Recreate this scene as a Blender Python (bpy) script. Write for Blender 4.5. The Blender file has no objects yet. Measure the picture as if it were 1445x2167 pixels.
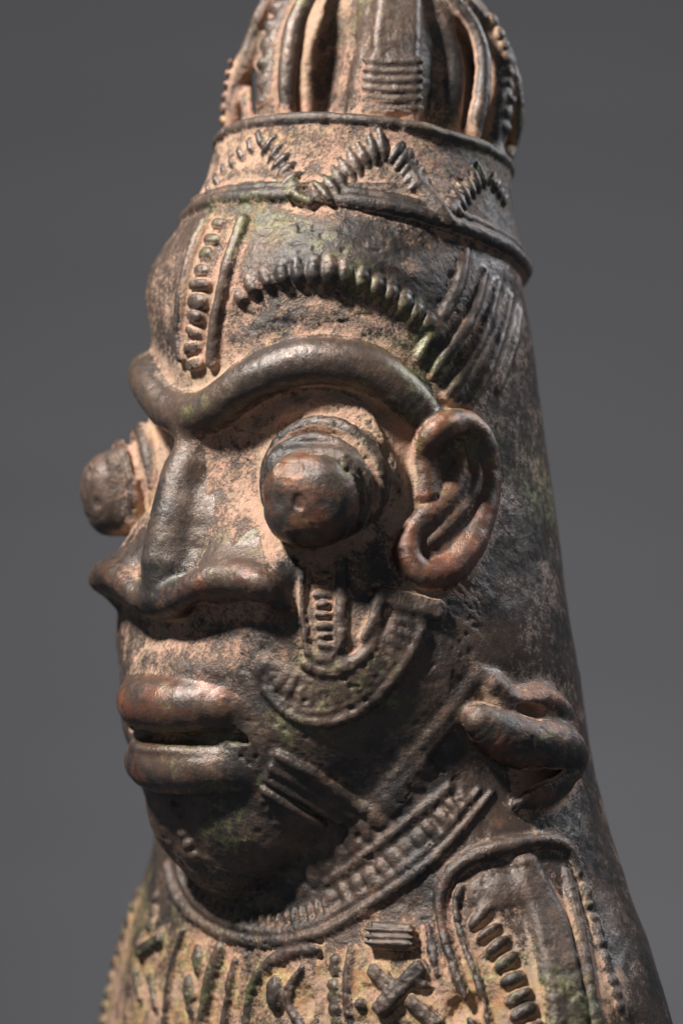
import bpy, math, time, os
import numpy as np
from mathutils import Vector
from concurrent.futures import ThreadPoolExecutor
POOL = ThreadPoolExecutor(4)
T0 = time.time()
rng = np.random.default_rng(7)

# ------------------------------------------------------------------ camera, lamps, exposure
SC = 0.08                      # model units (1 = 1000 px of the photograph) -> metres
D = 6.0                        # camera distance in model units
scene = bpy.context.scene
cam_d = bpy.data.cameras.new('camera'); cam = bpy.data.objects.new('camera', cam_d)
scene.collection.objects.link(cam); scene.camera = cam
cam.location = (0, -D*SC, 0); cam.rotation_euler = (math.radians(90), 0, 0)
cam_d.sensor_fit = 'VERTICAL'; cam_d.sensor_height = 24.0
cam_d.lens = 24.0*D/2.167
cam_d.clip_start = 0.01; cam_d.clip_end = 50
cam_d.dof.use_dof = True; cam_d.dof.focus_distance = (D-0.40)*SC
cam_d.dof.aperture_fstop = 7.5
scene.view_settings.view_transform = 'Standard'
scene.view_settings.look = 'None'
scene.view_settings.exposure = 0.0
scene.view_settings.gamma = 1.0
w = bpy.data.worlds.new('World'); scene.world = w; w.use_nodes = True
w.node_tree.nodes['Background'].inputs['Color'].default_value = (0.80, 0.88, 1.0, 1)
w.node_tree.nodes['Background'].inputs['Strength'].default_value = 0.155

def area_lamp(name, loc, target, power, size, col):
    l = bpy.data.lights.new(name, 'AREA'); l.energy = power; l.shape = 'DISK'; l.size = size*SC; l.color = col
    o = bpy.data.objects.new(name, l); scene.collection.objects.link(o)
    o.location = Vector(loc)*SC
    o.rotation_euler = (Vector(target)-Vector(loc)).to_track_quat('-Z', 'Y').to_euler()
    return o
area_lamp('key_lamp', (-3.6, -2.9, 5.5), (-0.1, -0.3, 0.0), 11.0, 0.9, (1.0, 0.92, 0.84))
area_lamp('rear_lamp', (4.5, 2.2, 3.5), (0.1, 0.2, 0.2), 1.5, 1.5, (0.95, 0.96, 1.0))
area_lamp('backdrop_lamp', (1.5, 5.0, -4.5), (2.0, 12.0, -1.5), 2.1, 2.0, (0.97, 0.98, 1.0))
HF = 0.0034

# ------------------------------------------------------------------ frame of the head
PHI = math.radians(50)
F = np.array([-math.sin(PHI), -math.cos(PHI), 0.0]); R = np.array([math.cos(PHI), -math.sin(PHI), 0.0]); U = np.array([0, 0, 1.0])
CAM = np.array([0, -D, 0.0])
def pxz(px, py): return (np.asarray(px, float)-722.5)/1000., (1083.5-np.asarray(py, float))/1000.
def at(px, py, y):                       # the point seen at a pixel, y units behind the focus plane
    x, z = pxz(px, py); f = (y+D)/D
    return np.array([x*f, y, z*f])
def mid(px, py, off=0.0):                # the point seen at a pixel on the plane of symmetry (or a parallel one)
    x, z = pxz(px, py); d = np.array([x, D, z]); t = (off-CAM@R)/(d@R)
    return CAM+d*t
def proj(p):
    f = D/(p[1]+D); return (round(722.5+1000*p[0]*f), round(1083.5-1000*p[2]*f))
def mirror(P):
    P = np.asarray(P, float); return P-2*(P@R)[..., None]*R

# ------------------------------------------------------------------ distance field
def smin(a, b, k):
    h = np.maximum(k-np.abs(a-b), 0)/k
    return np.minimum(a, b)-h*h*k*.25
def smax(a, b, k): return -smin(-a, -b, k)
class Op: pass
OPS = []; LABELS = ['head_shell']
MARG = 0.07
def lab(name):
    LABELS.append(name); return len(LABELS)-1
def add_op(fn, lo, hi, k, label, kind='add'):
    o = Op(); o.fn = fn; o.lo = np.asarray(lo, float)-k-MARG; o.hi = np.asarray(hi, float)+k+MARG
    o.k = max(k, 1e-4); o.label = label; o.kind = kind; OPS.append(o); return o
def near(P, slo, shi):
    a = P.min(0); b = P.max(0); return np.flatnonzero(((shi >= a) & (slo <= b)).all(1))
def f_tube(pts, rad):
    pts = np.asarray(pts, np.float32); rad = np.broadcast_to(np.asarray(rad, np.float32), (len(pts),)).copy()
    slo = np.minimum(pts[:-1], pts[1:])-rad.max()-MARG-.03; shi = np.maximum(pts[:-1], pts[1:])+rad.max()+MARG+.03
    def fn(P):
        best = np.full(len(P), .6, np.float32)
        for i in near(P, slo, shi):
            a = pts[i]; ba = pts[i+1]-a; L = float(ba@ba)+1e-12
            pa = P-a; t = pa@ba; t *= 1/L; np.maximum(t, 0, out=t); np.minimum(t, 1, out=t)
            pa -= t[:, None]*ba
            d = np.sqrt(np.einsum('ij,ij->i', pa, pa)); d -= rad[i]+(rad[i+1]-rad[i])*t
            np.minimum(best, d, out=best)
        return best
    m = rad.max(); return fn, pts.min(0)-m, pts.max(0)+m
def frame(n, t):                          # orthonormal rows: t (along), s (side), n (out)
    n = n/np.linalg.norm(n); t = t-(t@n)*n; t = t/np.linalg.norm(t); s = np.cross(n, t)
    return np.stack([t, s, n])
def f_ell(c, M, r, p=2.0):               # (super)ellipsoid, rows of M are its axes
    c = np.asarray(c, np.float32); M = np.asarray(M, np.float32); r = np.asarray(r, np.float32)
    def fn(P):
        q = (P-c)@M.T
        if p == 2.0:
            k0 = np.sqrt(((q/r)**2).sum(1))+1e-9; k1 = np.sqrt(((q/(r*r))**2).sum(1))+1e-9
            return np.maximum(k0*(k0-1)/k1, -r.min())
        k0 = ((np.abs(q/r)**p).sum(1))**(1/p)
        ql = np.sqrt((q*q).sum(1))+1e-9
        return np.maximum(ql*(1-1/np.maximum(k0, 1e-3)), -r.min())*.92
    e = np.abs(M.T*r).sum(1)
    return fn, c-e, c+e
def f_box(c, M, h, rr):                  # rounded box
    c = np.asarray(c, np.float32); M = np.asarray(M, np.float32); h = np.asarray(h, np.float32)-rr
    def fn(P):
        q = np.abs((P-c)@M.T)-h
        return np.sqrt((np.maximum(q, 0)**2).sum(1))+np.minimum(q.max(1), 0)-rr
    e = np.abs(M.T*(h+rr)).sum(1)
    return fn, c-e, c+e
def f_strap(pts, nrm, hw, hh, rr):        # flat band with rounded edges following a centre line
    pts = np.asarray(pts, np.float32); nrm = np.asarray(nrm, np.float32)
    hw = np.broadcast_to(np.asarray(hw, np.float32), (len(pts),)).copy(); hh = np.broadcast_to(np.asarray(hh, np.float32), (len(pts),)).copy()
    T = np.gradient(pts, axis=0); S = np.cross(nrm, T); S /= np.linalg.norm(S, axis=1, keepdims=True); Nn = np.cross(T, S); Nn /= np.linalg.norm(Nn, axis=1, keepdims=True)
    e_ = max(hw.max(), hh.max())*1.3+MARG+.03; slo = np.minimum(pts[:-1], pts[1:])-e_; shi = np.maximum(pts[:-1], pts[1:])+e_
    def fn(P):
        best = np.full(len(P), .6, np.float32)
        for i in near(P, slo, shi):
            a = pts[i]; ba = pts[i+1]-a; L = float(ba@ba)+1e-12
            pa = P-a; t = np.clip(pa@ba/L, 0, 1)[:, None]; q = pa-t*ba
            s_ = S[i]*(1-t)+S[i+1]*t; n_ = Nn[i]*(1-t)+Nn[i+1]*t; t1 = t[:, 0]
            u = (q*s_).sum(1); v = (q*n_).sum(1); along = np.sqrt(np.maximum((q*q).sum(1)-u*u-v*v, 0))
            qx = np.abs(u)-(hw[i]+(hw[i+1]-hw[i])*t1)+rr; qy = np.abs(v)-(hh[i]+(hh[i+1]-hh[i])*t1)+rr
            d = np.sqrt(np.maximum(qx, 0)**2+np.maximum(qy, 0)**2+along**2)+np.minimum(np.maximum(qx, qy), 0)-rr
            np.minimum(best, d, out=best)
        return best
    m = max(hw.max(), hh.max())*1.3; return fn, pts.min(0)-m, pts.max(0)+m
def tube(pts, rad, k, label, kind='add'):
    fn, lo, hi = f_tube(pts, rad); return add_op(fn, lo, hi, k, label, kind)
def ell(c, M, r, k, label, kind='add', p=2.0):
    fn, lo, hi = f_ell(c, M, r, p); return add_op(fn, lo, hi, k, label, kind)
def box(c, M, h, rr, k, label, kind='add'):
    fn, lo, hi = f_box(c, M, h, rr); return add_op(fn, lo, hi, k, label, kind)
def seg_eval(P, ops, want_label=False):
    d = np.full(len(P), 0.6, np.float32); lb = np.zeros(len(P), np.int32)
    for o in ops:
        b = o.fn(P)
        if o.kind == 'sub':
            h = np.maximum(o.k-np.abs(d+b), 0)/o.k
            d = np.maximum(d, -b)+h*h*o.k*.25
            if want_label and o.label: lb = np.where(b < o.k*.1, o.label, lb)
        else:
            h = np.maximum(o.k-np.abs(d-b), 0)/o.k
            if want_label: lb = np.where(b < d, o.label, lb)
            d = np.minimum(d, b)-h*h*o.k*.25
    return (d, lb) if want_label else d
TILE = 0.12
def evaluate(P, ops=None, want_label=False):
    ops = OPS if ops is None else ops
    P = np.asarray(P, np.float32)
    key = np.floor((P+8)/TILE).astype(np.int64)
    kk = (key[:, 0]*512+key[:, 1])*512+key[:, 2]
    order = np.argsort(kk, kind='stable'); ks = kk[order]
    cuts = np.flatnonzero(np.diff(ks))+1; st = np.concatenate([[0], cuts]); en = np.concatenate([cuts, [len(ks)]])
    lo = np.array([o.lo for o in ops]); hi = np.array([o.hi for o in ops])
    out = np.empty(len(P), np.float32); lbl = np.zeros(len(P), np.int32)
    def work(se):
        s, e = se
        idx = order[s:e]; Q = P[idx]; a = Q.min(0); b = Q.max(0)
        sel = np.flatnonzero(((hi >= a) & (lo <= b)).all(1))
        r = seg_eval(Q, [ops[i] for i in sel], want_label)
        if want_label: out[idx], lbl[idx] = r
        else: out[idx] = r
    if len(P) > 60000: list(POOL.map(work, zip(st, en), chunksize=4))
    else:
        for se in zip(st, en): work(se)
    return (out, lbl) if want_label else out
def grad(P, ops=None, e=0.004):
    P = np.asarray(P, np.float32)
    Q = np.concatenate([P+np.array(s, np.float32)*e for s in ((1,-1,-1), (-1,-1,1), (-1,1,-1), (1,1,1))])
    v = evaluate(Q, ops).reshape(4, -1)
    g = np.stack([v[0]-v[1]-v[2]+v[3], -v[0]-v[1]+v[2]+v[3], -v[0]+v[1]-v[2]+v[3]], 1)
    return g/(np.linalg.norm(g, axis=1, keepdims=True)+1e-9)
def cast(pxy, ops=None):
    pxy = np.asarray(pxy, float); x, z = pxz(pxy[:, 0], pxy[:, 1])
    d = np.stack([x, np.full(len(x), D), z], 1); d /= np.linalg.norm(d, axis=1, keepdims=True)
    t = np.full(len(x), D-1.15); act = np.ones(len(x), bool); best = np.full(len(x), 9.0); bt = t.copy()
    for i in range(70):
        P = CAM+d*t[:, None]
        v = np.full(len(x), 9.0); v[act] = evaluate(P[act], ops)
        b = v < best; best[b] = v[b]; bt[b] = t[b]
        act &= (v > 3e-4) & (t < D+1.2)
        t[act] += np.minimum(v[act]*.8, .5)
        if not act.any(): break
    miss = best > 2e-3; t[miss] = bt[miss]
    return (CAM+d*t[:, None]), miss
def crom(p, step):                        # Catmull-Rom through pixel (and radius) rows
    p = np.asarray(p, float)
    if len(p) < 3:
        n = max(2, int(np.linalg.norm(p[-1, :2]-p[0, :2])/step)+1); t = np.linspace(0, 1, n)[:, None]
        return p[0]*(1-t)+p[-1]*t
    q = np.vstack([2*p[0]-p[1], p, 2*p[-1]-p[-2]]); out = []
    for i in range(1, len(q)-2):
        n = max(1, int(round(np.linalg.norm(q[i+1, :2]-q[i, :2])/step)))
        for t in np.arange(n)/n:
            out.append(.5*((2*q[i])+(-q[i-1]+q[i+1])*t+(2*q[i-1]-5*q[i]+4*q[i+1]-q[i+2])*t*t+(-q[i-1]+3*q[i]-3*q[i+1]+q[i+2])*t**3))
    out.append(p[-1]); return np.array(out)
PEND = []
def _later(px, build): PEND.append((np.asarray(px, float), build))
def flush():                              # cast every waiting anchor on the surface built so far, then add its feature
    global PEND
    if not PEND: return
    base = list(OPS); allp = np.vstack([p for p, _ in PEND])
    H, miss = cast(allp, base); N = grad(H, base, .012); i = 0; todo = PEND; PEND = []
    for p, b in todo:
        b(H[i:i+len(p)], N[i:i+len(p)]); i += len(p)
def ridge(pts, r, name, lift=0.0, k=.012, mir=False, step=16, kind='add', jit=.05):
    """a cord of round section laid on the surface along pixel points (x, y[, radius in px])"""
    rows = [tuple(q)+((r,) if len(q) == 2 else ()) for q in pts]
    c = crom(rows, step); rad = c[:, 2]/1000
    lb = lab(name) if name else 0
    lb2 = lab(name) if (name and mir) else 0
    def b(H, N):
        C = H+N*(lift/1000)
        if len(C) > 4:
            C[1:-1] = (C[:-2]+2*C[1:-1]+C[2:])/4
            C[1:-1] = (C[:-2]+2*C[1:-1]+C[2:])/4
        rr = rad*(1+jit*np.minimum(1, .012/rad)*np.convolve(rng.normal(size=len(rad)+4), np.ones(5)/2.2, 'valid'))
        tube(C, rr, k, lb, kind)
        if mir: tube(mirror(C), rr, k, lb2, kind)
    _later(c[:, :2], b)
def beads(pts, n, size, name, lift=0.0, k=.008, ang=0.0, mir=False, p=2.0, ends=True, jit=.12, skew=0):
    """n beads along a pixel path; size = (half length along, half width across, half height) in px"""
    c = crom([q[:2] for q in pts], 3.); L = np.concatenate([[0], np.cumsum(np.linalg.norm(np.diff(c, axis=0), axis=1))])
    s = np.linspace(0, L[-1], n) if ends else (np.arange(n)+.5)*L[-1]/n
    px = np.stack([np.interp(s, L, c[:, 0]), np.interp(s, L, c[:, 1])], 1)
    px2 = np.stack([np.interp(s+5, L, c[:, 0]), np.interp(s+5, L, c[:, 1])], 1)
    px1 = np.stack([np.interp(s-5, L, c[:, 0]), np.interp(s-5, L, c[:, 1])], 1)
    lbs = [lab(name) for _ in range(n)]; lb2 = [lab(name) if mir else 0 for _ in range(n)]
    def b(H, N):
        h0, h1, h2 = H[:n], H[n:2*n], H[2*n:]
        for i in range(n):
            t = h2[i]-h1[i]
            M = frame(N[i], t)
            a = math.radians(ang+skew+rng.normal()*4); t2 = M[0]*math.cos(a)+M[1]*math.sin(a); s2 = -M[0]*math.sin(a)+M[1]*math.cos(a)
            M = np.stack([t2, s2, M[2]])
            r = np.array(size[:3])/1000*(1+jit*rng.normal(size=3)*[1, .8, 1])
            c0 = h0[i]+N[i]*(lift/1000)+M[0]*rng.normal()*.0012
            ell(c0, M, r, k, lbs[i], p=p)
            if mir:
                Mm = np.stack([m-2*(m@R)*R for m in M]); ell(mirror(c0), Mm, r, k, lb2[i], p=p)
    _later(np.vstack([px, px1, px2]), b)
def bars(pts, n, half, r, name, lift=0.0, k=.004, skew=0, mir=False, sag=.30, jit=.07):
    """n short round cords lying side by side across a pixel path; half = half length, r = radius in px"""
    c = crom([q[:2] for q in pts], 3.); L = np.concatenate([[0], np.cumsum(np.linalg.norm(np.diff(c, axis=0), axis=1))])
    s = np.linspace(0, L[-1], n)
    g = [np.stack([np.interp(s+o, L, c[:, 0]), np.interp(s+o, L, c[:, 1])], 1) for o in (0, -7, 7)]
    for q, o in ((0, 0),): pass
    g[1][0] = g[0][0]-(g[2][0]-g[0][0]); g[2][-1] = g[0][-1]+(g[0][-1]-g[1][-1])
    lbs = [lab(name) for _ in range(n)]; lb2 = [lab(name) if mir else 0 for _ in range(n)]
    def b(H, N):
        h0, h1, h2 = H[:n], H[n:2*n], H[2*n:]; Nn = N[:n].copy()
        for _ in range(2): Nn[1:-1] = (Nn[:-2]+2*Nn[1:-1]+Nn[2:])/4
        for i in range(n):
            M = frame(Nn[i], h2[i]-h1[i]); a = math.radians(skew+rng.normal()*3)
            s2 = -M[0]*math.sin(a)+M[1]*math.cos(a); hh = half/1000*(1+jit*rng.normal()); rr = r/1000*(1+jit*rng.normal())
            c0 = h0[i]+M[2]*(lift/1000); u = np.array([-1, -.55, 0, .55, 1])[:, None]
            T = c0+s2*u*hh-M[2]*(u*u)*rr*sag; R_ = rr*np.array([.72, .95, 1, .95, .72])
            tube(T, R_, k, lbs[i])
            if mir: tube(mirror(T), R_, k, lb2[i])
    _later(np.vstack(g), b)
def bar(p0, p1, wid, hgt, name, lift=0.0, k=.01, rr=6, mir=False, kind='add'):
    """a short rounded bar between two pixels, wid/hgt = half width / half height in px"""
    lb = lab(name) if name else 0; lb2 = lab(name) if (name and mir) else 0
    def b(H, N):
        n = N.mean(0); M = frame(n, H[1]-H[0]); L = np.linalg.norm(H[1]-H[0])/2
        c = H.mean(0)+n/np.linalg.norm(n)*lift/1000; h = np.array([L+wid*0, wid/1000, hgt/1000])
        box(c, M, h, min(rr/1000, h.min()*.95), k, lb, kind)
        if mir: box(mirror(c), np.stack([m-2*(m@R)*R for m in M]), h, min(rr/1000, h.min()*.95), k, lb2, kind)
    _later([p0, p1], b)
def strap(pts, hh, name, lift=0.0, k=.012, rr=8, mir=False, step=20, kind='add'):
    """a flat band on the surface along (x, y, half width) pixels"""
    c = crom(pts, step); lb = lab(name) if name else 0; lb2 = lab(name) if (name and mir) else 0
    def b(H, N):
        for _ in range(4): N[1:-1] = (N[:-2]+2*N[1:-1]+N[2:])/4
        N /= np.linalg.norm(N, axis=1, keepdims=True); C = H+N*(lift/1000)
        for _ in range(2): C[1:-1] = (C[:-2]+2*C[1:-1]+C[2:])/4
        fn, lo, hi = f_strap(C, N, c[:, 2]/1000, hh/1000, rr/1000); add_op(fn, lo, hi, k, lb, kind)
        if mir:
            fn, lo, hi = f_strap(mirror(C), N-2*(N@R)[:, None]*R, c[:, 2]/1000, hh/1000, rr/1000); add_op(fn, lo, hi, k, lb2, kind)
    _later(c[:, :2], b)
def blob(px, size, name, lift=0.0, k=.03, kind='add', ang=0.0, mir=False, p=2.0):
    """ellipsoid centred on the surface at a pixel; size = half width, half height, half depth in px"""
    lb = lab(name) if name else 0; lb2 = lab(name) if (name and mir) else 0
    def b(H, N):
        M = frame(N[0], H[1]-H[0]); M = np.stack([M[0], M[1], M[2]])
        c = H[0]+N[0]*lift/1000
        ell(c, M, np.array(size)/1000, k, lb, kind, p)
        if mir: ell(mirror(c), np.stack([m-2*(m@R)*R for m in M]), np.array(size)/1000, k, lb2, kind, p)
    a = math.radians(ang)
    _later([px, (px[0]+8*math.cos(a), px[1]-8*math.sin(a))], b)
# ------------------------------------------------------------------ large forms
# stations: py, left x, right x, half axis across (A), along (B)  -> elliptical sections
ST = np.array([  # py,   cx,   A,    B
 [ 380, 740, .315, .325], [ 470, 735, .335, .345], [ 520, 728, .355, .368], [ 600, 716, .378, .392], [ 700, 722, .392, .405], [ 850, 735, .402, .412],
 [1000, 748, .415, .420], [1150, 740, .455, .432], [1300, 727, .505, .445], [1400, 735, .52, .452], [1500, 757, .515, .445],
 [1600, 780, .515, .425], [1700, 795, .560, .400], [1850, 804, .630, .388], [2000, 797, .728, .408],
 [2167, 802, .790, .42], [2500, 815, .84, .50], [2700, 820, .87, .52]])
_z = (1083.5-ST[:, 0])/1000; _o = np.argsort(_z)
def sect(z):
    zz = _z[_o]
    def ip(col): return np.interp(z, ZT, col)
    return ip(ZC), ip(ZA), ip(ZB)
ZT = np.linspace(-1.6, 1.2, 400)
def _sm(col):
    v = np.interp(ZT, _z[_o], col[_o]); ker = np.hanning(27); ker /= ker.sum()
    return np.convolve(np.pad(v, 13, mode='edge'), ker, 'valid')
ZC, ZA, ZB = _sm((ST[:, 1]-722.5)/1000/.766), _sm(ST[:, 2]), _sm(ST[:, 3])
Rf, Ff = R.astype(np.float32), F.astype(np.float32)
def body_fn(P):
    s, A, B = sect(P[:, 2]); a = P@Rf; b = P@Ff+s
    k0 = np.sqrt((a/A)**2+(b/B)**2)+1e-9; k1 = np.sqrt((a/A**2)**2+(b/B**2)**2)+1e-9
    d = (k0*(k0-1)/k1).astype(np.float32)*.96
    return np.maximum(np.maximum(d, P[:, 2]-.66), -1.34-P[:, 2])
BIG = 3.0
add_op(body_fn, [-BIG]*3, [BIG]*3, .01, 0)
def mp(b, py, a=0.0):                    # point at distance b in front of the section centre, a to the near side, level of a pixel row
    z = (1083.5-py)/1000; s = float(np.interp(z, ZT, ZC)); return F*(b-s)+R*a+U*z
L_FACE = 0
# lower face, jaw and chin: a chain of round cones running down and forward
for sg in (1, -1):
    tube([mp(.06, 1180, .08*sg), mp(.09, 1330, .12*sg), mp(.165, 1470, .10*sg), mp(.250, 1590, .08*sg), mp(.315, 1662, .05*sg), mp(.340, 1712, .02*sg)], [.35, .335, .305, .240, .200, .166], .03, 0)
ell(mp(.38, 1540), np.stack([F, R, U]), [.13, .20, .14], .06, 0)
ell(mp(.40, 1400), np.stack([F, R, U]), [.10, .19, .055], .06, 0)
# forehead: swelling on both sides of the centre strip
ell(mp(.165, 610, .14), np.stack([F, R, U]), [.178, .19, .125], .06, 0)
ell(mp(.165, 610, -.14), np.stack([F, R, U]), [.175, .19, .125], .06, 0)

# ---- hat band
L_BAND = lab('hat_band')
def plane_z(P, z0, x0, sx, sy): return z0+sx*(P[:, 0]-x0)+sy*P[:, 1]
ZTOP = (.765, .045, -.088, -.12); ZBOT = (.556, .028, -.150, -.167)
def band_c(P):
    zt = plane_z(P, *ZTOP); zb = plane_z(P, *ZBOT); t = np.clip((P[:, 2]-zb)/(zt-zb), -.2, 1.2)
    r = .362-.052*t-.010*np.clip(1-np.abs(t-.5)*2, 0, 1)
    cx = .030+.018*t; s = cx/.766
    q = np.sqrt((P@Rf)**2+((P@Ff)+s)**2)
    return (q-r), P[:, 2]-zt, zb-P[:, 2]
def band_fn(P):
    q, u, v = band_c(P); return smax(smax(q*.97, u, .02), v, .012).astype(np.float32)
add_op(band_fn, [-.5, -.5, .3], [.5, .5, .95], .006, L_BAND)
def ring(t, r, out, name, k=.006):       # cord running right round the band at height t
    ph = np.linspace(0, 2*np.pi, 73); rad = .362-.052*t-.010*np.clip(1-abs(t-.5)*2, 0, 1)+out
    cx = .030+.018*t
    P = np.stack([cx+np.cos(ph)*rad, cx*.643/.766+np.sin(ph)*rad, ph*0], 1)
    zt = ZTOP[0]+ZTOP[2]*(P[:, 0]-ZTOP[1])+ZTOP[3]*P[:, 1]; zb = ZBOT[0]+ZBOT[2]*(P[:, 0]-ZBOT[1])+ZBOT[3]*P[:, 1]
    P[:, 2] = zb+(zt-zb)*t
    wob = rng.normal(size=73)*.0015; P[:, 2] += np.convolve(np.tile(wob, 3), np.ones(3)/3, 'same')[73:146]
    P[-1] = P[0]
    tube(P, r*(1+.0*ph), k, lab(name))
ring(.04, .017, -.002, 'band_lower_cord'); ring(.155, .012, -.003, 'band_lower_cord'); ring(.965, .014, -.004, 'band_upper_cord')

# ---- crown: a round core with ribs standing on it
L_DOME = lab('crown_dome')
CD = np.array([.078, .078*.643/.766, .845])
ell(CD, np.stack([F, R, U]), [.215, .215, .335], .02, L_DOME)
def flush_on(ops_for_hit):
    """like flush(), but the anchors lie on the given surface"""
    global PEND
    allp = np.vstack([p for p, _ in PEND]); H, miss = cast(allp, ops_for_hit); N = grad(H, ops_for_hit, .012); i = 0; todo = PEND; PEND = []
    for p, b in todo:
        b(H[i:i+len(p)], N[i:i+len(p)]); i += len(p)

blob((686, 125), (40, 150, 52), None, 12, .03, 'sub')
blob((950, 140), (34, 135, 46), None, 12, .03, 'sub')
flush()
# crown ribs lie on a sphere-like shell round the core
_n = len(OPS)
ell(CD, np.stack([F, R, U]), [.285, .285, .36], .01, 0); GHOST = [OPS.pop()]
ridge([(620, -60, 13), (566, 0, 14), (537, 66, 14), (522, 138, 14), (521, 200, 14), (526, 262, 14)], 14, 'crown_rib', 0, .012)
ridge([(640, -70, 28), (598, 10, 30), (570, 100, 32), (564, 180, 32), (566, 262, 32)], 30, 'crown_rib', -22, .02)
ridge([(690, -70, 17), (649, 0, 19), (626, 50, 20), (613, 115, 20), (608, 190, 19), (613, 262, 18)], 19, 'crown_rib', 2, .014)
beads([(630, -50), (588, 22), (569, 94), (561, 155), (562, 200), (564, 258)], 9, (16, 19, 12), 'crown_bead', 6, .006)
ridge([(524, 95, 12), (503, 140, 18), (490, 200, 20), (487, 270, 20)], 22, 'crown_rib', -6, .014)
ridge([(620, -60, 22), (574, 0, 22), (546, 66, 22), (532, 138, 22), (532, 200, 22), (536, 262, 22)], 22, 'crown_rib', -34, .02)
ridge([(925, -60, 22), (980, 5, 24), (1034, 65, 26), (1068, 130, 26), (1080, 200, 26), (1078, 265, 26), (1062, 330, 26)], 22, 'crown_rib', -30, .02)
beads([(500, 135), (490, 190), (486, 255)], 6, (8, 22, 7), 'crown_groove_ridge', 14, .005)
flush_on(GHOST)
strap([(838, -60, 46), (842, 10, 47), (838, 75, 49), (834, 130, 50)], 28, 'crown_rib', -14, .008, 16)
strap([(834, 130, 55), (831, 180, 58), (826, 262, 56)], 28, 'crown_rib', -12, .008, 14)
for i, y in enumerate((133, 152, 171, 190, 210, 231)):
    ridge([(776-i*.8, y-1, 8), (830, y+4, 9.5), (884, y+1, 8)], 9, 'crown_groove_ridge', 12, .005)
ridge([(776, -60, 16), (772, 60, 18), (758, 150, 24), (752, 262, 30)], 14, 'crown_rib', -46, .045)
ridge([(905, -60, 20), (916, 40, 22), (912, 140, 22), (905, 262, 24)], 14, 'crown_rib', -50, .045)
ridge([(930, -60, 18), (965, 50, 22), (985, 140, 24), (972, 270, 26)], 14, 'crown_rib', -40, .04)
ridge([(905, -70, 14), (962, 0, 16), (1004, 60, 17), (1022, 125, 17), (1020, 195, 17), (1000, 280, 17)], 18, 'crown_rib', 0, .014)
ridge([(950, -60, 24), (1008, 10, 28), (1045, 75, 32), (1064, 150, 34), (1062, 230, 34), (1045, 315, 34)], 30, 'crown_rib', -16, .02)
ridge([(925, -60, 12), (988, 5, 13), (1044, 65, 14), (1078, 130, 15), (1092, 200, 15), (1091, 265, 15), (1074, 330, 15)], 14, 'crown_rib', 0, .014)
beads([(1030, 50), (1056, 115), (1066, 190), (1058, 270)], 9, (14, 17, 10), 'crown_bead', 16, .006)
flush_on(GHOST)

# ---- brow, nose, eyes, ears, mouth: mirrored about the plane of symmetry
BROW = [(388, 872, 39), (420, 880, 41), (470, 858, 44), (530, 812, 45), (600, 778, 46), (690, 765, 48), (775, 785, 48), (845, 832, 46), (895, 885, 38), (925, 930, 28)]
L_BROW = lab('brow_ridge')
def _brow(H, N):
    C = H+N*.006
    for _ in range(3): C[1:-1] = (C[:-2]+2*C[1:-1]+C[2:])/4
    rad = crom(BROW, 18)[:, 2]/1000
    m = mirror(C)[::-1]; P = np.vstack([m, C]); rr = np.concatenate([rad[::-1], rad])
    tube(P, rr*1.03, .020, L_BROW)
_later(crom(BROW, 18)[:, :2], _brow)
# sunk eye field below the brow
blob((640, 990), (150, 120, 40), None, 10, .06, 'sub', mir=True)
flush()
# nose bridge on the midline
L_NOSE = lab('nose')
nb = [mid(384, 925), mid(354, 990), mid(326, 1095), mid(308, 1190), mid(310, 1258)]
for i, (r, back) in enumerate([(.0, .038), (.0, .048), (.0, .052), (.0, .054), (.0, .042)]): nb[i] = nb[i]+F*(-back)
tube(nb, [.030, .045, .051, .053, .038], .042, L_NOSE)
NT = mid(318, 1262)-F*.045
print('nose tip', NT, 'NT b', NT@F)
# crest of the nostrils: one cord from wing to wing through the tip, with a web back to the cheek
def nos():
    (E, h1, h2, h3, h4), _ = cast([(612, 1300), (470, 1120), (530, 1150), (590, 1200), (425, 1080)])
    y0 = NT[1]; ye = E[1]
    W = [at(366, 1268, y0-.050), at(425, 1236, y0-.110), at(485, 1222, y0-.145), at(545, 1232, (y0+ye)/2-.105), at(592, 1266, ye-.005), at(606, 1308, ye+.02)]
    full = np.array([mirror(w_) for w_ in W[::-1]]+[NT]+W); rad = np.array([.014, .023, .028, .029, .029, .031, .036, .031, .029, .029, .028, .023, .014])
    t = np.arange(13); tt = np.linspace(0, 12, 61); c = crom(np.column_stack([full, rad]), 9e9)
    q = np.column_stack([full, rad]); out = []
    q2 = np.vstack([2*q[0]-q[1], q, 2*q[-1]-q[-2]])
    for i in range(1, len(q2)-2):
        for u in np.arange(5)/5:
            out.append(.5*((2*q2[i])+(-q2[i-1]+q2[i+1])*u+(2*q2[i-1]-5*q2[i]+4*q2[i+1]-q2[i+2])*u*u+(-q2[i-1]+3*q2[i]-3*q2[i+1]+q2[i+2])*u**3))
    out.append(q[-1]); out = np.array(out); n = len(out)//2
    webs = [(h4, W[0]), (h1, W[1]), (h2, W[2]), (h3, W[3]), ((h1+h2)/2, (W[1]+W[2])/2), ((h2+h3)/2, (W[2]+W[3])/2)]
    for s in (1, -1):
        for a_, b_ in webs:
            p = np.array([a_-F*.03, (a_+b_)/2-F*.040, b_-F*.020]); tube(p if s > 0 else mirror(p), [.034, .030, .022], .06, L_NOSE)
    tube(out[:n+1, :3], out[:n+1, 3], .016, lab('nostril_wing')); tube(out[n:, :3], out[n:, 3], .016, lab('nostril_wing'))
nos()
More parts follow.
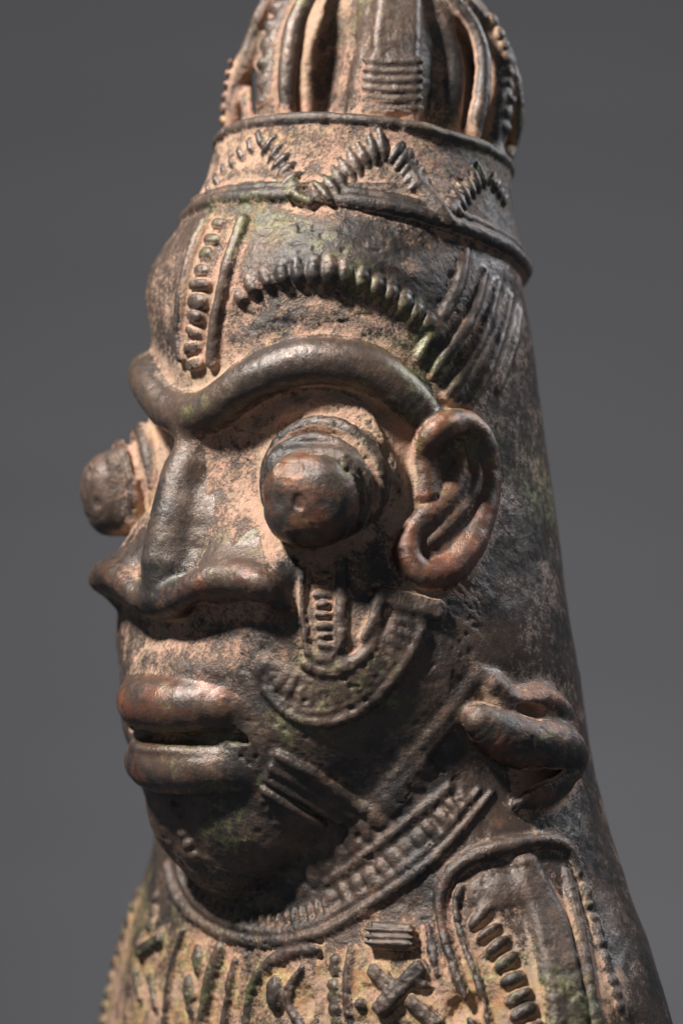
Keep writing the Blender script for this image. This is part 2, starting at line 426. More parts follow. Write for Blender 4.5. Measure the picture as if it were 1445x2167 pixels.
# ---- eyes
EA = F*math.cos(math.radians(30))+R*math.sin(math.radians(30)); EA = EA+U*-.16; EA /= np.linalg.norm(EA)
(EB,), _ = cast([(700, 1022)])
print('eye base', EB, 'ball', proj(EB+EA*.12))
def eye(s):
    def sy(P): return np.asarray(P) if s > 0 else mirror(P)
    def sv(v): return v if s > 0 else v-2*(v@R)*R
    A_ = sv(EA); B_ = sy(EB); t1 = np.cross(A_, U); t1 /= np.linalg.norm(t1); t2 = np.cross(t1, A_); M = np.stack([t1, t2, A_])
    # swelling of the socket, cylinder, ring, ball
    ell(B_+A_*.0, M, [.145, .135, .055], .05, lab('eye_socket'))
    cyl = lab('eye_stalk')
    for h, r in ((.02, .108), (.06, .102), (.085, .098)):
        ell(B_+A_*h, M, [r, r*.93, .05], .012, cyl, p=4)
    ph = np.linspace(0, 2*np.pi, 37)
    tube(B_+A_*.036+t2*.006+np.outer(np.cos(ph)*.118, t1)+np.outer(np.sin(ph)*.116, t2), .0175, .008, lab('eye_ring'))
    tube(B_+A_*.082+np.outer(np.cos(ph)*.104, t1)+np.outer(np.sin(ph)*.099, t2), .014, .006, lab('eye_ring'))
    ell(B_+A_*(.122 if s > 0 else .108)-t2*(.014 if s > 0 else .004)-t1*(.004*s), M, [.098, .092, .072], .006, lab('eyeball'), p=2.3)
    b = B_+A_*.122-t2*.012
    gv = M[1]*.055+M[2]*.078
    pa = np.linspace(.35, 2.8, 14); tube(B_+A_*.066+np.outer(np.cos(pa)*.112, t1)+np.outer(np.sin(pa)*.108, t2), .0095, .010, 0, 'sub')
    if s > 0:
        for (ux, uy, uz, ur) in ((-.070, .045, .062, .020), (-.092, .0, .050, .020), (-.085, -.040, .050, .018), (-.035, .070, .062, .016), (.035, .066, .066, .014)): ell(b-t1*ux+t2*uy+A_*(uz*.95+.012), M, [ur*1.3, ur, ur*.8], .008, 0, 'sub')
    return M
ME = eye(1); eye(-1)
# deep crease between brow and eye is left to the forms; lid line
ridge([(560, 905, 10), (610, 868, 14), (690, 850, 15), (760, 878, 13), (800, 930, 9)], 12, 'upper_lid', -2, .03, mir=True)
# ---- ear
ridge([(897, 1050, 24), (893, 990, 27), (908, 922, 29), (960, 893, 29), (1008, 925, 28), (1028, 1000, 26), (1022, 1080, 26), (990, 1160, 28), (945, 1215, 30), (890, 1222, 30), (858, 1180, 28), (868, 1122, 24), (905, 1088, 23), (945, 1056, 22), (968, 1005, 20), (962, 948, 15)], 27, 'ear', 8, .012, mir=True, jit=.02)
blob((945, 1075), (66, 138, 24), 'ear', -6, .02, ang=-12, mir=True)
ridge([(985, 935, 9), (1000, 1000, 13), (985, 1060, 14), (950, 1105, 13), (905, 1150, 10)], 13, 'ear_fold', 13, .012, mir=True)
# ---- lips
LIPM = mid(292, 1478)
def lip(py, depth, rr, half, name, zdrop):
    lb = lab(name); pts = []; rad = []
    for t in np.linspace(-1, 1, 15):
        a = half*t; f = depth-.20*(abs(t)**2.2)
        pts.append(F*f+R*a+U*((1083.5-py)/1000-zdrop*t*t)); rad.append(rr*(1-.55*abs(t)**3))
    tube(np.array(pts), rad, .018, lb)
dl = float((mid(300, 1480)@F)); print('lip depth', dl)
lip(1470, dl-.048, .057, .245, 'upper_lip', -.010)
lip(1594, dl-.068, .056, .240, 'lower_lip', -.004)
# line of the mouth and the raised edge over the lower lip
def mouth(py, dep, r, half, name, kind, k):
    pts = [F*(dep-.16*abs(t)**2.2)+R*half*t+U*((1083.5-py)/1000) for t in np.linspace(-1, 1, 15)]
    tube(np.array(pts), r, k, lab(name) if name else 0, kind)
mouth(1529, dl-.000, .012, .215, None, 'sub', .012)
mouth(1560, dl-.022, .008, .205, 'lower_lip_edge', 'add', .012)
flush()
# ------------------------------------------------------------------ ornament laid on the forms
# zigzag of cords on the band
bars([(444, 397), (475, 362), (517, 322), (552, 294)], 7, 15, 10, 'band_bead', 2, .004)
bars([(570, 306), (590, 335), (610, 372), (626, 402)], 6, 19, 10, 'band_bead', 2, .004, skew=14)
ridge([(632, 418, 13), (656, 428, 15)], 14, 'band_bead', 0, .01)
bars([(680, 404), (725, 368), (765, 332), (808, 306)], 8, 27, 10.5, 'band_bead', 2, .004, skew=-20)
bars([(838, 322), (862, 352), (884, 388)], 5, 22, 10.5, 'band_bead', 2, .004, skew=16)
ridge([(880, 384, 16), (905, 415, 17), (930, 445, 16), (952, 470, 12)], 16, 'band_cord', 1, .01)
bars([(958, 436), (985, 402), (1016, 370)], 6, 22, 9, 'band_bead', 2, .004, skew=-16)
bars([(1040, 376), (1064, 424)], 4, 15, 9, 'band_bead', 2, .004)
for q in ([(441, 399, 11), (500, 338, 11), (552, 292, 10)], [(570, 304, 12), (600, 352, 13), (626, 402, 12)], [(680, 404, 17), (745, 350, 19), (808, 306, 15)], [(838, 325, 14), (882, 386, 15)], [(955, 440, 15), (1016, 370, 14)]):
    ridge(q, 14, 'band_cord', -9, .006, jit=.01)
# strip down the middle of the forehead
ridge([(437, 477), (408, 546), (389, 627), (382, 702), (390, 756)], 13, 'forehead_cord', 6, .010)
ridge([(518, 471), (492, 546), (470, 627), (457, 702), (454, 766)], 14, 'forehead_cord', 5, .010)
strap([(476, 475, 24), (442, 555, 24), (424, 640, 24), (414, 720, 24), (416, 765, 24)], 12, 'forehead_strip', -6, .01)
beads([(470, 482), (450, 525), (434, 575), (426, 630), (419, 684), (413, 730), (418, 768)], 10, (13.5, 24, 13), 'forehead_bead', 6, .006, p=2.6)
# fringe of short ridges over the brow
bars([(514, 640), (543, 614), (586, 593), (640, 585), (700, 588), (755, 598), (800, 622), (851, 652), (900, 688), (928, 710)], 15, 28, 17.5, 'fringe_ridge', -5, .006, skew=4)
ridge([(528, 640, 7), (560, 622, 9), (595, 620, 8)], 9, None, 6, .01, kind='sub')
ridge([(505, 672, 8), (560, 640, 12), (640, 622, 13), (740, 630, 13), (820, 668, 13), (890, 722, 10)], 12, None, 12, .035, kind='sub')
# strands at the temple
for q, r in (([(985, 530), (972, 602), (929, 683), (887, 756)], 13), ([(1025, 577), (1003, 652), (960, 726), (918, 790)], 15), ([(1053, 602), (1028, 689), (985, 776), (947, 838)], 15),
             ([(1078, 627), (1060, 708), (1028, 789), (995, 852)], 14), ([(1099, 658), (1084, 739), (1053, 826)], 12)):
    ridge([(a, b, r*(.7 if i in (0, len(q)-1) else 1)) for i, (a, b) in enumerate(q)], r, 'temple_strand', -2, .010, mir=(r == 13))
# strip of the cheek
ridge([(640, 1205, 7), (640, 1290, 8), (652, 1378, 7)], 8, 'cheek_cord', 3, .008)
ridge([(722, 1190, 12), (722, 1280, 13), (722, 1368, 14)], 13, 'cheek_cord', 2, .01)
beads([(682, 1215), (684, 1290), (690, 1368)], 8, (9, 17, 8), 'cheek_bead', 3, .006)
blob((695, 1395), (38, 14, 12), 'cheek_cord', -2, .02)
# crescent of whiskers on the cheek
strap([(868, 1305, 36), (842, 1370, 42), (788, 1430, 44), (720, 1472, 44), (655, 1478, 42), (600, 1448, 34), (560, 1412, 22)], 16, 'whisker_plate', -8, .02, 12)
ridge([(562, 1462, 7), (602, 1506, 9), (660, 1531, 10), (730, 1521, 10), (800, 1474, 10), (852, 1408, 9), (893, 1335, 7)], 10, 'whisker_cord', 3, .01)
ridge([(600, 1482, 6), (652, 1507, 7), (722, 1498, 7), (785, 1456, 7), (832, 1398, 6)], 8, 'whisker_cord', 3, .006)
ridge([(646, 1405, 8), (685, 1424, 11), (740, 1408, 12), (785, 1368, 10), (805, 1315, 8)], 10, 'whisker_cord', 3, .01)
bars([(560, 1412), (604, 1450), (660, 1472), (722, 1462), (782, 1420), (830, 1365), (856, 1318)], 17, 20, 9, 'whisker_bead', 3, .006)
bar((800, 1262), (935, 1296), 20, 14, 'ear_flap', 6, .012, 10)
ridge([(800, 1262, 12), (796, 1300, 13), (770, 1350, 9)], 12, 'ear_flap', 6, .012)
# moustache bars by the corner of the mouth
strap([(580, 1625, 38), (650, 1665, 38), (735, 1720, 26)], 16, 'moustache_plate', -4, .012, 10)
for q in ([(590, 1597), (674, 1643), (768, 1710)], [(578, 1624), (668, 1674), (746, 1722)], [(569, 1648), (646, 1693), (718, 1733)], [(560, 1672), (624, 1710), (680, 1742)]):
    ridge([(a, b, 11) for a, b in q], 11, 'moustache_ridge', 4, .005)
# jaw lines and the bead rows of the neck
ridge([(1015, 1425, 9), (960, 1500, 10), (880, 1595, 10), (800, 1690, 9), (745, 1755, 8)], 12, 'jaw_cord', -6, .02)
ridge([(1000, 1478, 7), (930, 1565, 8), (860, 1650, 8), (790, 1725, 8)], 8, 'jaw_cord', -3, .014)
beads([(634, 1878), (685, 1832), (747, 1782), (830, 1697), (900, 1622)], 11, (16, 20, 8), 'neck_bead', -1, .012, p=2.6)
beads([(700, 1905), (776, 1866), (850, 1806), (920, 1748), (985, 1690)], 12, (12.5, 19, 10), 'neck_bead', -1, .010, p=2.6)
ridge([(690, 1868, 6), (760, 1820, 8), (850, 1750, 8), (950, 1668, 8)], 8, 'neck_cord', -3, .012)
# collar
ridge([(357, 1835), (370, 1890), (410, 1942), (470, 1977), (545, 1993), (620, 1990), (690, 1970), (760, 1930), (850, 1870), (930, 1805, 11), (1008, 1715, 8), (1040, 1678, 4)], 12, 'collar_cord', 1, .012)
ridge([(380, 1838), (398, 1890), (440, 1932), (500, 1960), (580, 1973), (660, 1958), (740, 1912), (840, 1848), (915, 1787), (985, 1705, 6), (1012, 1672, 3)], 9, 'collar_cord', 1, .010)
bars([(405, 1868), (440, 1905), (500, 1938), (570, 1952), (640, 1940), (690, 1920)], 19, 17, 7, 'collar_tooth', 2, .004)
# curled lug at the side of the neck
ridge([(1005, 1520, 34), (1050, 1558, 48), (1110, 1575, 54), (1160, 1582, 52), (1188, 1615, 38), (1165, 1655, 26), (1105, 1692, 14)], 40, 'curled_lug', 24, .02)
ridge([(1040, 1450, 22), (1085, 1500, 30), (1135, 1478, 30), (1175, 1505, 30), (1190, 1545, 30)], 24, 'curled_lug', 4, .025)
ridge([(1090, 1705, 13), (1145, 1695, 16), (1190, 1665, 14)], 14, 'lug_fold', 8, .015)
blob((1100, 1500), (34, 10, 20), None, 22, .02, 'sub', ang=-14)
ridge([(1120, 1640, 10), (1180, 1640, 10)], 10, None, 24, .02, kind='sub')
# near shoulder
ridge([(1225, 1850, 6), (1205, 1800, 10), (1165, 1782, 13), (1121, 1783, 16), (1028, 1802, 17), (968, 1834, 14), (936, 1880, 12), (931, 1925, 11), (945, 2000, 11), (972, 2073, 11), (1003, 2170, 11)], 13, 'shoulder_cord', 4, .012)
ridge([(974, 1880, 8), (963, 1920, 9), (982, 2000, 9), (1010, 2073, 9), (1035, 2170, 9)], 9, 'shoulder_cord', 3, .008)
strap([(1112, 1830, 26), (1150, 1930, 36), (1176, 2022, 40), (1204, 2180, 40)], 24, 'shoulder_rib', -4, .015, 20)
beads([(1012, 1940), (1047, 1999), (1070, 2036), (1088, 2085), (1102, 2125), (1120, 2180)], 8, (14, 30, 15), 'shoulder_bead', 4, .008, skew=10)
blob((1052, 1890), (55, 35, 16), 'shoulder_panel', -2, .02)
ridge([(1196, 1840, 8), (1216, 1930, 10), (1240, 2045, 11), (1262, 2170, 11)], 10, 'shoulder_cord', 2, .012, jit=.25)
beads([(1238, 1890), (1272, 1999), (1310, 2130)], 10, (13, 10, 9), 'shoulder_bead', 1, .012, jit=.25)
# breast
bar((790, 1980), (880, 1986), 26, 22, 'breast_block', 4, .012, 10)
for dy in (-13, 2, 15): bar((784, 1984+dy), (886, 1988+dy), 4, 27, 'block_ridge', 4, .005, 4)
bar((902, 2042), (800, 2146), 18, 18, 'crossed_bar', 8, .010, 11)
bar((786, 2046), (838, 2098), 15, 13, 'crossed_bar', 4, .010, 9)
bar((866, 2112), (935, 2172), 15, 13, 'crossed_bar', 4, .010, 9)
ridge([(676, 2000, 7), (680, 2080, 8), (690, 2175, 8)], 7, None, 0, .012, kind='sub')
ridge([(470, 2010, 14), (447, 2081, 17), (430, 2175, 17)], 16, 'breast_cord', 2, .012)
ridge([(672, 2008, 8), (620, 2015, 11), (570, 2040, 12), (535, 2090, 10), (520, 2170, 9)], 11, 'breast_cord', 0, .012)
ridge([(640, 2050, 8), (618, 2080, 11), (612, 2130, 11), (640, 2172, 9)], 10, 'breast_cord', 3, .01)
blob((586, 2104), (22, 34, 18), 'breast_boss', 4, .012)
blob((650, 2120), (14, 30, 14), None, 0, .012, 'sub')
ridge([(392, 1968, 8), (366, 2047, 10), (352, 2170, 10)], 10, 'breast_cord', 4, .01)
blob((405, 2110), (19, 48, 14), 'breast_leaf', 2, .012, ang=8)
blob((420, 2030), (17, 30, 12), 'breast_leaf', 2, .012, ang=8)
bar((296, 2018), (348, 1985), 13, 13, 'breast_leaf', 3, .01, 9)
bar((290, 2047), (303, 2121), 10, 12, 'breast_leaf', 3, .01, 8)
bar((320, 2060), (335, 2140), 10, 10, 'breast_leaf', 2, .01, 8)
beads([(296, 1890), (262, 1985), (232, 2090), (218, 2160)], 10, (13, 18, 11), 'breast_bead', 2, .01)
ridge([(745, 2010, 8), (735, 2080, 9), (742, 2172, 9)], 9, 'breast_cord', 2, .01)
beads([(712, 2030), (708, 2100), (714, 2165)], 6, (11, 13, 9), 'breast_bead', 2, .01)
ridge([(500, 2035, 8), (488, 2100, 10), (478, 2172, 9)], 9, 'breast_cord', 2, .01)
ridge([(905, 1960, 8), (915, 2010, 9), (925, 2060, 8)], 9, 'breast_cord', 2, .01)
blob((895, 2085), (16, 12, 14), 'breast_boss', 2, .01)
blob((765, 2125), (14, 12, 13), 'breast_boss', 2, .01)
beads([(330, 1900), (318, 1960)], 3, (12, 14, 9), 'breast_bead', 2, .01)
blob((965, 2140), (20, 28, 22), None, 2, .012, 'sub')
blob((1005, 2130), (16, 22, 18), None, 2, .012, 'sub')
# beard bumps on the far side of the chin
beads([(372, 1712), (388, 1760), (410, 1810)], 5, (11, 16, 9), 'beard_bead', 1, .01)
flush()
# ------------------------------------------------------------------ sparse surface nets
LO = np.array([-.80, -1.05, -1.40]); N0 = 16
def keyf(c): return (c[:, 0]*4096+c[:, 1])*4096+c[:, 2]
def build_surface(H, ylo, yhi):
    size = H*N0; hi = np.array([.95, 1.0, 1.45]); n = np.ceil((hi-LO)/size).astype(int)
    g = np.stack(np.meshgrid(*[np.arange(k) for k in n], indexing='ij'), -1).reshape(-1, 3)
    step = N0
    cells = g*N0
    yc = LO[1]+(cells[:, 1]+N0/2)*H; cells = cells[(yc > ylo-size/2) & (yc < yhi+size/2)]
    while True:
        c = LO+(cells+step/2)*H
        d = evaluate(c)
        cells = cells[np.abs(d) < step*H*.866*(1.5 if step > 4 else 1.3)]
        step //= 2
        off = np.array([(i, j, k) for i in (0, 1) for j in (0, 1) for k in (0, 1)])*step
        cells = (cells[:, None]+off[None]).reshape(-1, 3)
        if step == 1: break
    print('cells', len(cells), time.time()-T0)
    off = np.array([(i, j, k) for i in (0, 1) for j in (0, 1) for k in (0, 1)])
    ck = keyf(cells); o = np.argsort(ck); cells = cells[o]; ck = ck[o]
    offk = (off[:, 0]*4096+off[:, 1])*4096+off[:, 2]
    allk = (ck[:, None]+offk[None]).ravel()
    uk, inv = np.unique(allk, return_inverse=True); inv = inv.reshape(-1, 8)
    uc = np.stack([uk//(4096*4096), (uk//4096) % 4096, uk % 4096], 1)
    val = evaluate(LO+uc*H)
    print('corners', len(uk), time.time()-T0)
    V = val[inv]; s = V < 0; on = s.any(1) & ~s.all(1)
    cells = cells[on]; ck = ck[on]; V = V[on]; s = s[on]
    acc = np.zeros((len(cells), 3)); cnt = np.zeros(len(cells))
    for i in range(8):
        for ax, b in ((0, 4), (1, 2), (2, 1)):
            if i & b: continue
            j = i | b; x = s[:, i] != s[:, j]
            t = V[:, i]/(V[:, i]-V[:, j]+1e-12); p = off[i][None]+np.zeros((len(cells), 3)); p[:, ax] = p[:, ax]+t
            acc[x] += p[x]; cnt[x] += 1
    P = LO+(cells+acc/cnt[:, None])*H
    faces = []
    for ax in range(3):
        b = (4, 2, 1)[ax]; u, v = [(1, 2), (2, 0), (0, 1)][ax]
        # edge from corner 0 along ax ; cells at -u,-v
        x = s[:, 0] != s[:, b]; idx = np.flatnonzero(x)
        du = [4096*4096, 4096, 1][u]; dv = [4096*4096, 4096, 1][v]
        ks = [ck[idx], ck[idx]-du, ck[idx]-du-dv, ck[idx]-dv]
        q = []; ok = np.ones(len(idx), bool)
        for k_ in ks:
            w_ = np.searchsorted(ck, k_); w_ = np.minimum(w_, len(ck)-1); ok &= ck[w_] == k_; q.append(w_)
        q = np.stack(q, 1)[ok]; flip = s[idx, 0][ok]
        q[~flip] = q[~flip][:, ::-1]
        faces.append(q)
    Fc = np.vstack(faces)
    print('verts', len(P), 'quads', len(Fc), time.time()-T0)
    return P, Fc
# ------------------------------------------------------------------ noise
_tab = rng.random((64, 64, 64)).astype(np.float32)
def vnoise(P, f, seed=0):
    q = P*f+seed*7.13+100; i = np.floor(q).astype(np.int32); t = (q-i).astype(np.float32); t = t*t*(3-2*t)
    i0 = i & 63; i1 = (i+1) & 63; r = 0
    for a in (0, 1):
        wa = t[:, 0] if a else 1-t[:, 0]; xa = (i1 if a else i0)[:, 0]
        for b in (0, 1):
            wb = t[:, 1] if b else 1-t[:, 1]; yb = (i1 if b else i0)[:, 1]
            r = r+wa*wb*(_tab[xa, yb, i0[:, 2]]*(1-t[:, 2])+_tab[xa, yb, i1[:, 2]]*t[:, 2])
    return r
def sstep(x, a, b):
    t = np.clip((x-a)/(b-a), 0, 1); return t*t*(3-2*t)
def vnormals(P, Fc):
    n = np.cross(P[Fc[:, 2]]-P[Fc[:, 0]], P[Fc[:, 3]]-P[Fc[:, 1]]); out = np.zeros_like(P)
    for ax in range(3):
        out[:, ax] = np.bincount(Fc.ravel(), weights=np.repeat(n[:, ax], 4), minlength=len(P))
    return out/(np.linalg.norm(out, axis=1, keepdims=True)+1e-12)

# how polished / dusty / red each kind of feature is: (smooth, dust bias, red bias)
FEEL = {'head_shell': (.5, 0, 0), 'brow_ridge': (.9, -.35, -.1), 'nose': (.8, -.28, -.1), 'nostril_wing': (.75, -.2, .2), 'upper_lip': (.95, -.35, .35),
        'lower_lip': (.95, -.35, .3), 'lower_lip_edge': (.7, -.05, 0), 'eyeball': (.7, -.5, .36), 'eye_stalk': (.5, -.2, -.1), 'eye_ring': (.6, -.25, 0),
        'eye_socket': (.3, .2, 0), 'upper_lid': (.4, .15, 0), 'ear': (.8, -.4, .55), 'ear_fold': (.8, -.25, .4), 'nostril_hollow': (.4, -.25, 0), 'curled_lug': (.6, -.15, .35),
        'hat_band': (.4, .22, 0), 'crown_dome': (.3, .05, 0), 'crown_rib': (.75, -.08, 0), 'crown_bead': (.6, -.1, .05), 'band_bead': (.85, -.22, 0), 'band_cord': (.6, -.1, 0),
        'whisker_bead': (.6, -.35, 0), 'whisker_cord': (.6, -.3, 0), 'temple_strand': (.8, -.15, .05), 'fringe_ridge': (.8, -.35, .05), 'forehead_cord': (.7, -.35, .05), 'forehead_bead': (.7, -.3, 0), 'collar_cord': (.5, -.1, 0),
        'whisker_plate': (.4, -.35, .1), 'moustache_plate': (.4, -.4, 0), 'moustache_ridge': (.6, -.4, 0), 'jaw_cord': (.5, -.4, 0), 'neck_bead': (.5, -.3, 0)}
def surface(H, ylo, yhi, detail=True):
    P, Fc = build_surface(H, ylo, yhi)
    N = vnormals(P, Fc); d, lb = evaluate(P, None, True); P = P-N*np.clip(d, -H, H)[:, None]; N = vnormals(P, Fc)
    cav1 = 1-evaluate(P+N*.016)/.016; cav2 = 1-evaluate(P+N*.05)/.05; cvx = 1+evaluate(P-N*.014)/.014
    print('attributes', time.time()-T0)
    names = np.array([LABELS[i] for i in range(len(LABELS))])
    tb = np.array([FEEL.get(n, (.6, -.20, 0) if n.startswith(('breast', 'crossed', 'block', 'shoulder')) else (.5, -.2, 0)) for n in names], np.float32)[lb]
    sm = np.maximum(tb[:, 0], 1.15*sstep(P[:, 0], .20, .32)*(lb == 0))
    # the casting's own unevenness: soft lumps, hammered facets, pits and grit
    lump = vnoise(P, 14, 1)-.5; med = vnoise(P, 42, 2)-.5; fine = vnoise(P, 95, 3)-.5; fin2 = vnoise(P, 190, 4)-.5
    gate = sstep(vnoise(P, 9, 5), .35, .75)
    dusty = np.clip(cav2*1.2+tb[:, 1]+.35*(vnoise(P, 7, 9)-.5), 0, 1)
    low = sstep(-P[:, 2], .78, .95)*(1-sstep(P[:, 0], .42, .55))
    pit = sstep(vnoise(P, 70, 6), .70, .86)*gate+.7*sstep(vnoise(P, 36, 7), .74, .88)
    disp = .0042*lump+.0026*med*(1.2-.5*sm)+.0019*fine*(1.15-sm+.6*dusty+.9*low)+.0015*fin2*(1-sm+.8*dusty+.8*low)-.0040*pit*(1.15-sm)
    disp = disp+low*(.0032*(sstep(vnoise(P, 26, 21)+.4*(vnoise(P, 70, 22)-.5), .5, .62)-.4))*(1-.6*sm)
    eb = names[lb] == 'eyeball'
    if eb.any():                          # dents and facets of the battered eye balls
        Q = P[eb]; e = np.abs(vnoise(Q, 24, 11)-.5)*2; disp[eb] = disp[eb]*.6-.0060*sstep(1-e, .80, 1.0)*sstep(vnoise(Q, 8, 12), .45, .65)*sstep(Q@U, .03, .10)+.009*(vnoise(Q, 13, 13)-.5)+.004*(vnoise(Q, 34, 18)-.5)-.004*sstep(vnoise(Q, 30, 19), .66, .8)
    ck = np.abs(vnoise(P, 20, 14)+.35*(vnoise(P, 60, 15)-.5)-.5)          # hair cracks in the crust
    disp -= .0035*(1-sstep(ck, .0, .018))*sstep(vnoise(P, 5, 16), .55, .7)*(1-sm)*1.6
    if detail: P = P+N*disp[:, None]
    N2 = vnormals(P, Fc)
    # dust biased to places where it stayed: beside the nose, round the eyes, above the brow, on the hat; the lower face is dark patina with jaw shade painted in
    px = P[:, 0]*1000+722.5; py = 1083.5-P[:, 2]*1000
    bias = tb[:, 1]*1.0
    def spot(x, y, rx, ry, v): return v*np.exp(-(((px-x)/rx)**2+((py-y)/ry)**2))
    front = (P@F) > 0
    a_ = np.abs(P@R); py_ = py
    def zone(a, y, ra, ry, v): return v*np.exp(-(((a_-a)/ra)**2+((py_-y)/ry)**2))*front
    bias = bias+zone(.16, 1080, .09, 110, .25)+zone(.30, 980, .12, 90, .20)+zone(.38, 1120, .08, 120, .2)+zone(.0, 620, .45, 130, .16)+zone(.0, 360, .5, 110, .12)+zone(.10, 1385, .2, 45, .25)
    bias = bias+.10*(lb == 0)*sstep(P[:, 0], .30, .42)+zone(.0, 790, .2, 40, .3)
    bias = bias-zone(.25, 1640, .30, 220, .42)-zone(.0, 1760, .25, 140, .45)-zone(.0, 1556, .26, 26, .6)-zone(.40, 1560, .14, 130, .2)  # dust held back to paint shade into the mouth slit and round the jaw
    bias = bias+(.30*(lb == 0)+.05)*sstep(py, 1880, 2010)*(1-sstep(px, 1180, 1350))
    cav = np.clip(cav1*.55+cav2*.9, -1, 1.6)
    ochre = np.clip(low+spot(620, 330, 90, 60, .6)+spot(430, 1110, 90, 90, .15)+spot(660, 1280, 80, 110, .5)*front, 0, 1)
    rd = tb[:, 2].copy(); far = eb & ((P@R) < 0); rd[far] = .02; bias[far] += .22
    return dict(ochre=ochre.astype(np.float32), P=P, F=Fc, N=N2, lb=lb, cav=cav.astype(np.float32), cvx=np.clip(cvx, -1, 1).astype(np.float32), dust=bias.astype(np.float32), red=rd.astype(np.float32), sm=sm.astype(np.float32))

# ------------------------------------------------------------------ materials
def nd(nt, typ, **kw):
    n = nt.nodes.new(typ)
    for k, v in kw.items():
        if k.startswith('i_'):
            key = k[2:]; n.inputs[int(key) if key.isdigit() else key].default_value = v
        else: setattr(n, k, v)
    return n
def bronze():
    m = bpy.data.materials.new('aged_bronze'); m.use_nodes = True; nt = m.node_tree; L = nt.links.new; bs = nt.nodes['Principled BSDF']
    tc = nd(nt, 'ShaderNodeTexCoord'); mp_ = nd(nt, 'ShaderNodeMapping'); mp_.inputs['Scale'].default_value = (1/SC,)*3; L(tc.outputs['Object'], mp_.inputs['Vector'])
    def noise(s, det=6, rough=.6, dist=0.0):
        n = nd(nt, 'ShaderNodeTexNoise'); n.inputs['Scale'].default_value = s; n.inputs['Detail'].default_value = det; n.inputs['Roughness'].default_value = rough; n.inputs['Distortion'].default_value = dist
        L(mp_.outputs[0], n.inputs['Vector']); return n.outputs['Fac']
    def attr(n): a = nd(nt, 'ShaderNodeAttribute', attribute_name=n); return a.outputs['Fac']
    def math_(op, a, b=None, clamp=False):
        n = nd(nt, 'ShaderNodeMath', operation=op, use_clamp=clamp)
        for i, v in enumerate((a, b)):
            if v is None: continue
            if isinstance(v, (int, float)): n.inputs[i].default_value = v
            else: L(v, n.inputs[i])
        return n.outputs[0]
    def ss(x, lo, hi):
        n = nd(nt, 'ShaderNodeMapRange', interpolation_type='SMOOTHSTEP'); n.inputs['From Min'].default_value = lo; n.inputs['From Max'].default_value = hi; L(x, n.inputs['Value']); return n.outputs[0]
    def mix(f, a, b):
        n = nd(nt, 'ShaderNodeMix', data_type='RGBA')
        if isinstance(f, (int, float)): n.inputs[0].default_value = f
        else: L(f, n.inputs[0])
        for i, v in ((6, a), (7, b)):
            if isinstance(v, tuple): n.inputs[i].default_value = v+(1,)
            else: L(v, n.inputs[i])
        return n.outputs[2]
    cav, cvx, dust, red = attr('cav'), attr('cvx'), attr('dust'), attr('red')
    n1, n2, n3, n4 = noise(5, 8, .62, .4), noise(16, 8, .65), noise(60, 6, .7), noise(11, 7, .6, .8)
    n5, n6, n7 = noise(3.2, 6, .6), noise(150, 4, .7), noise(34, 8, .75)
    dark = mix(ss(n1, .38, .62), (.026, .023, .022), (.076, .052, .040))
    dark = mix(ss(n2, .50, .70), dark, (.112, .074, .053))
    dark = mix(math_('MULTIPLY', ss(n4, .55, .68), .55), dark, (.032, .042, .042))
    # copper showing where handling wore the skin
    rw = math_('ADD', math_('MULTIPLY', red, .62), math_('MULTIPLY', cvx, .10)); rw = math_('ADD', rw, math_('MULTIPLY', math_('SUBTRACT', n4, .5), 1.5)); rw = math_('ADD', rw, math_('MULTIPLY', math_('SUBTRACT', n7, .5), .6))
    col = mix(math_('MULTIPLY', ss(rw, .10, .55), .85), dark, mix(ss(n2, .4, .65), (.125, .040, .022), (.21, .085, .038)))
    # green corrosion
    gr = math_('ADD', math_('MULTIPLY', cav, .10), math_('MULTIPLY', math_('SUBTRACT', n5, .5), 1.6)); gr = math_('ADD', gr, math_('MULTIPLY', math_('SUBTRACT', n7, .5), 1.1))
    col = mix(math_('MULTIPLY', ss(gr, .10, .30), .55), col, mix(ss(n3, .4, .6), (.070, .080, .034), (.19, .19, .085)))
    # earth left in the hollows
    dm = math_('ADD', math_('MULTIPLY', cav, .80), math_('MULTIPLY', dust, 1.0)); dm = math_('ADD', dm, math_('MULTIPLY', math_('SUBTRACT', n2, .5), 1.15)); dm = math_('ADD', dm, math_('MULTIPLY', math_('SUBTRACT', n3, .5), 1.0)); dm = math_('ADD', dm, math_('MULTIPLY', math_('SUBTRACT', n1, .5), .8))
    dm = math_('ADD', dm, math_('MULTIPLY', math_('SUBTRACT', n6, .5), 1.1))
    df = ss(dm, .18, .60)
    dcol = mix(ss(n4, .40, .62), (.305, .212, .148), (.37, .225, .165)); dcol = mix(math_('MULTIPLY', ss(noise(22, 6, .7, .5), .56, .68), .6), dcol, (.38, .29, .13)); dcol = mix(math_('MULTIPLY', ss(n3, .56, .72), .5), dcol, (.115, .078, .056))
    dcol = mix(math_('MULTIPLY', ss(n5, .58, .7), .6), dcol, (.40, .19, .09))
    och = attr('ochre'); dcol = mix(math_('MULTIPLY', och, math_('MULTIPLY', ss(noise(9, 6, .7, .6), .42, .60), .85)), dcol, mix(ss(n7, .42, .6), (.30, .14, .055), (.36, .30, .13)))
    col = mix(math_('MULTIPLY', df, .88), col, dcol)
    bri = math_('MULTIPLY', ss(n6, .66, .76), math_('MULTIPLY', ss(n7, .52, .66), .5)); col = mix(bri, col, (.55, .43, .28))
    gn = noise(420, 3, .75); vv = nd(nt, 'ShaderNodeMapRange'); vv.inputs['From Min'].default_value = .3; vv.inputs['From Max'].default_value = .7; vv.inputs['To Min'].default_value = .62; vv.inputs['To Max'].default_value = 1.38; L(gn, vv.inputs['Value'])
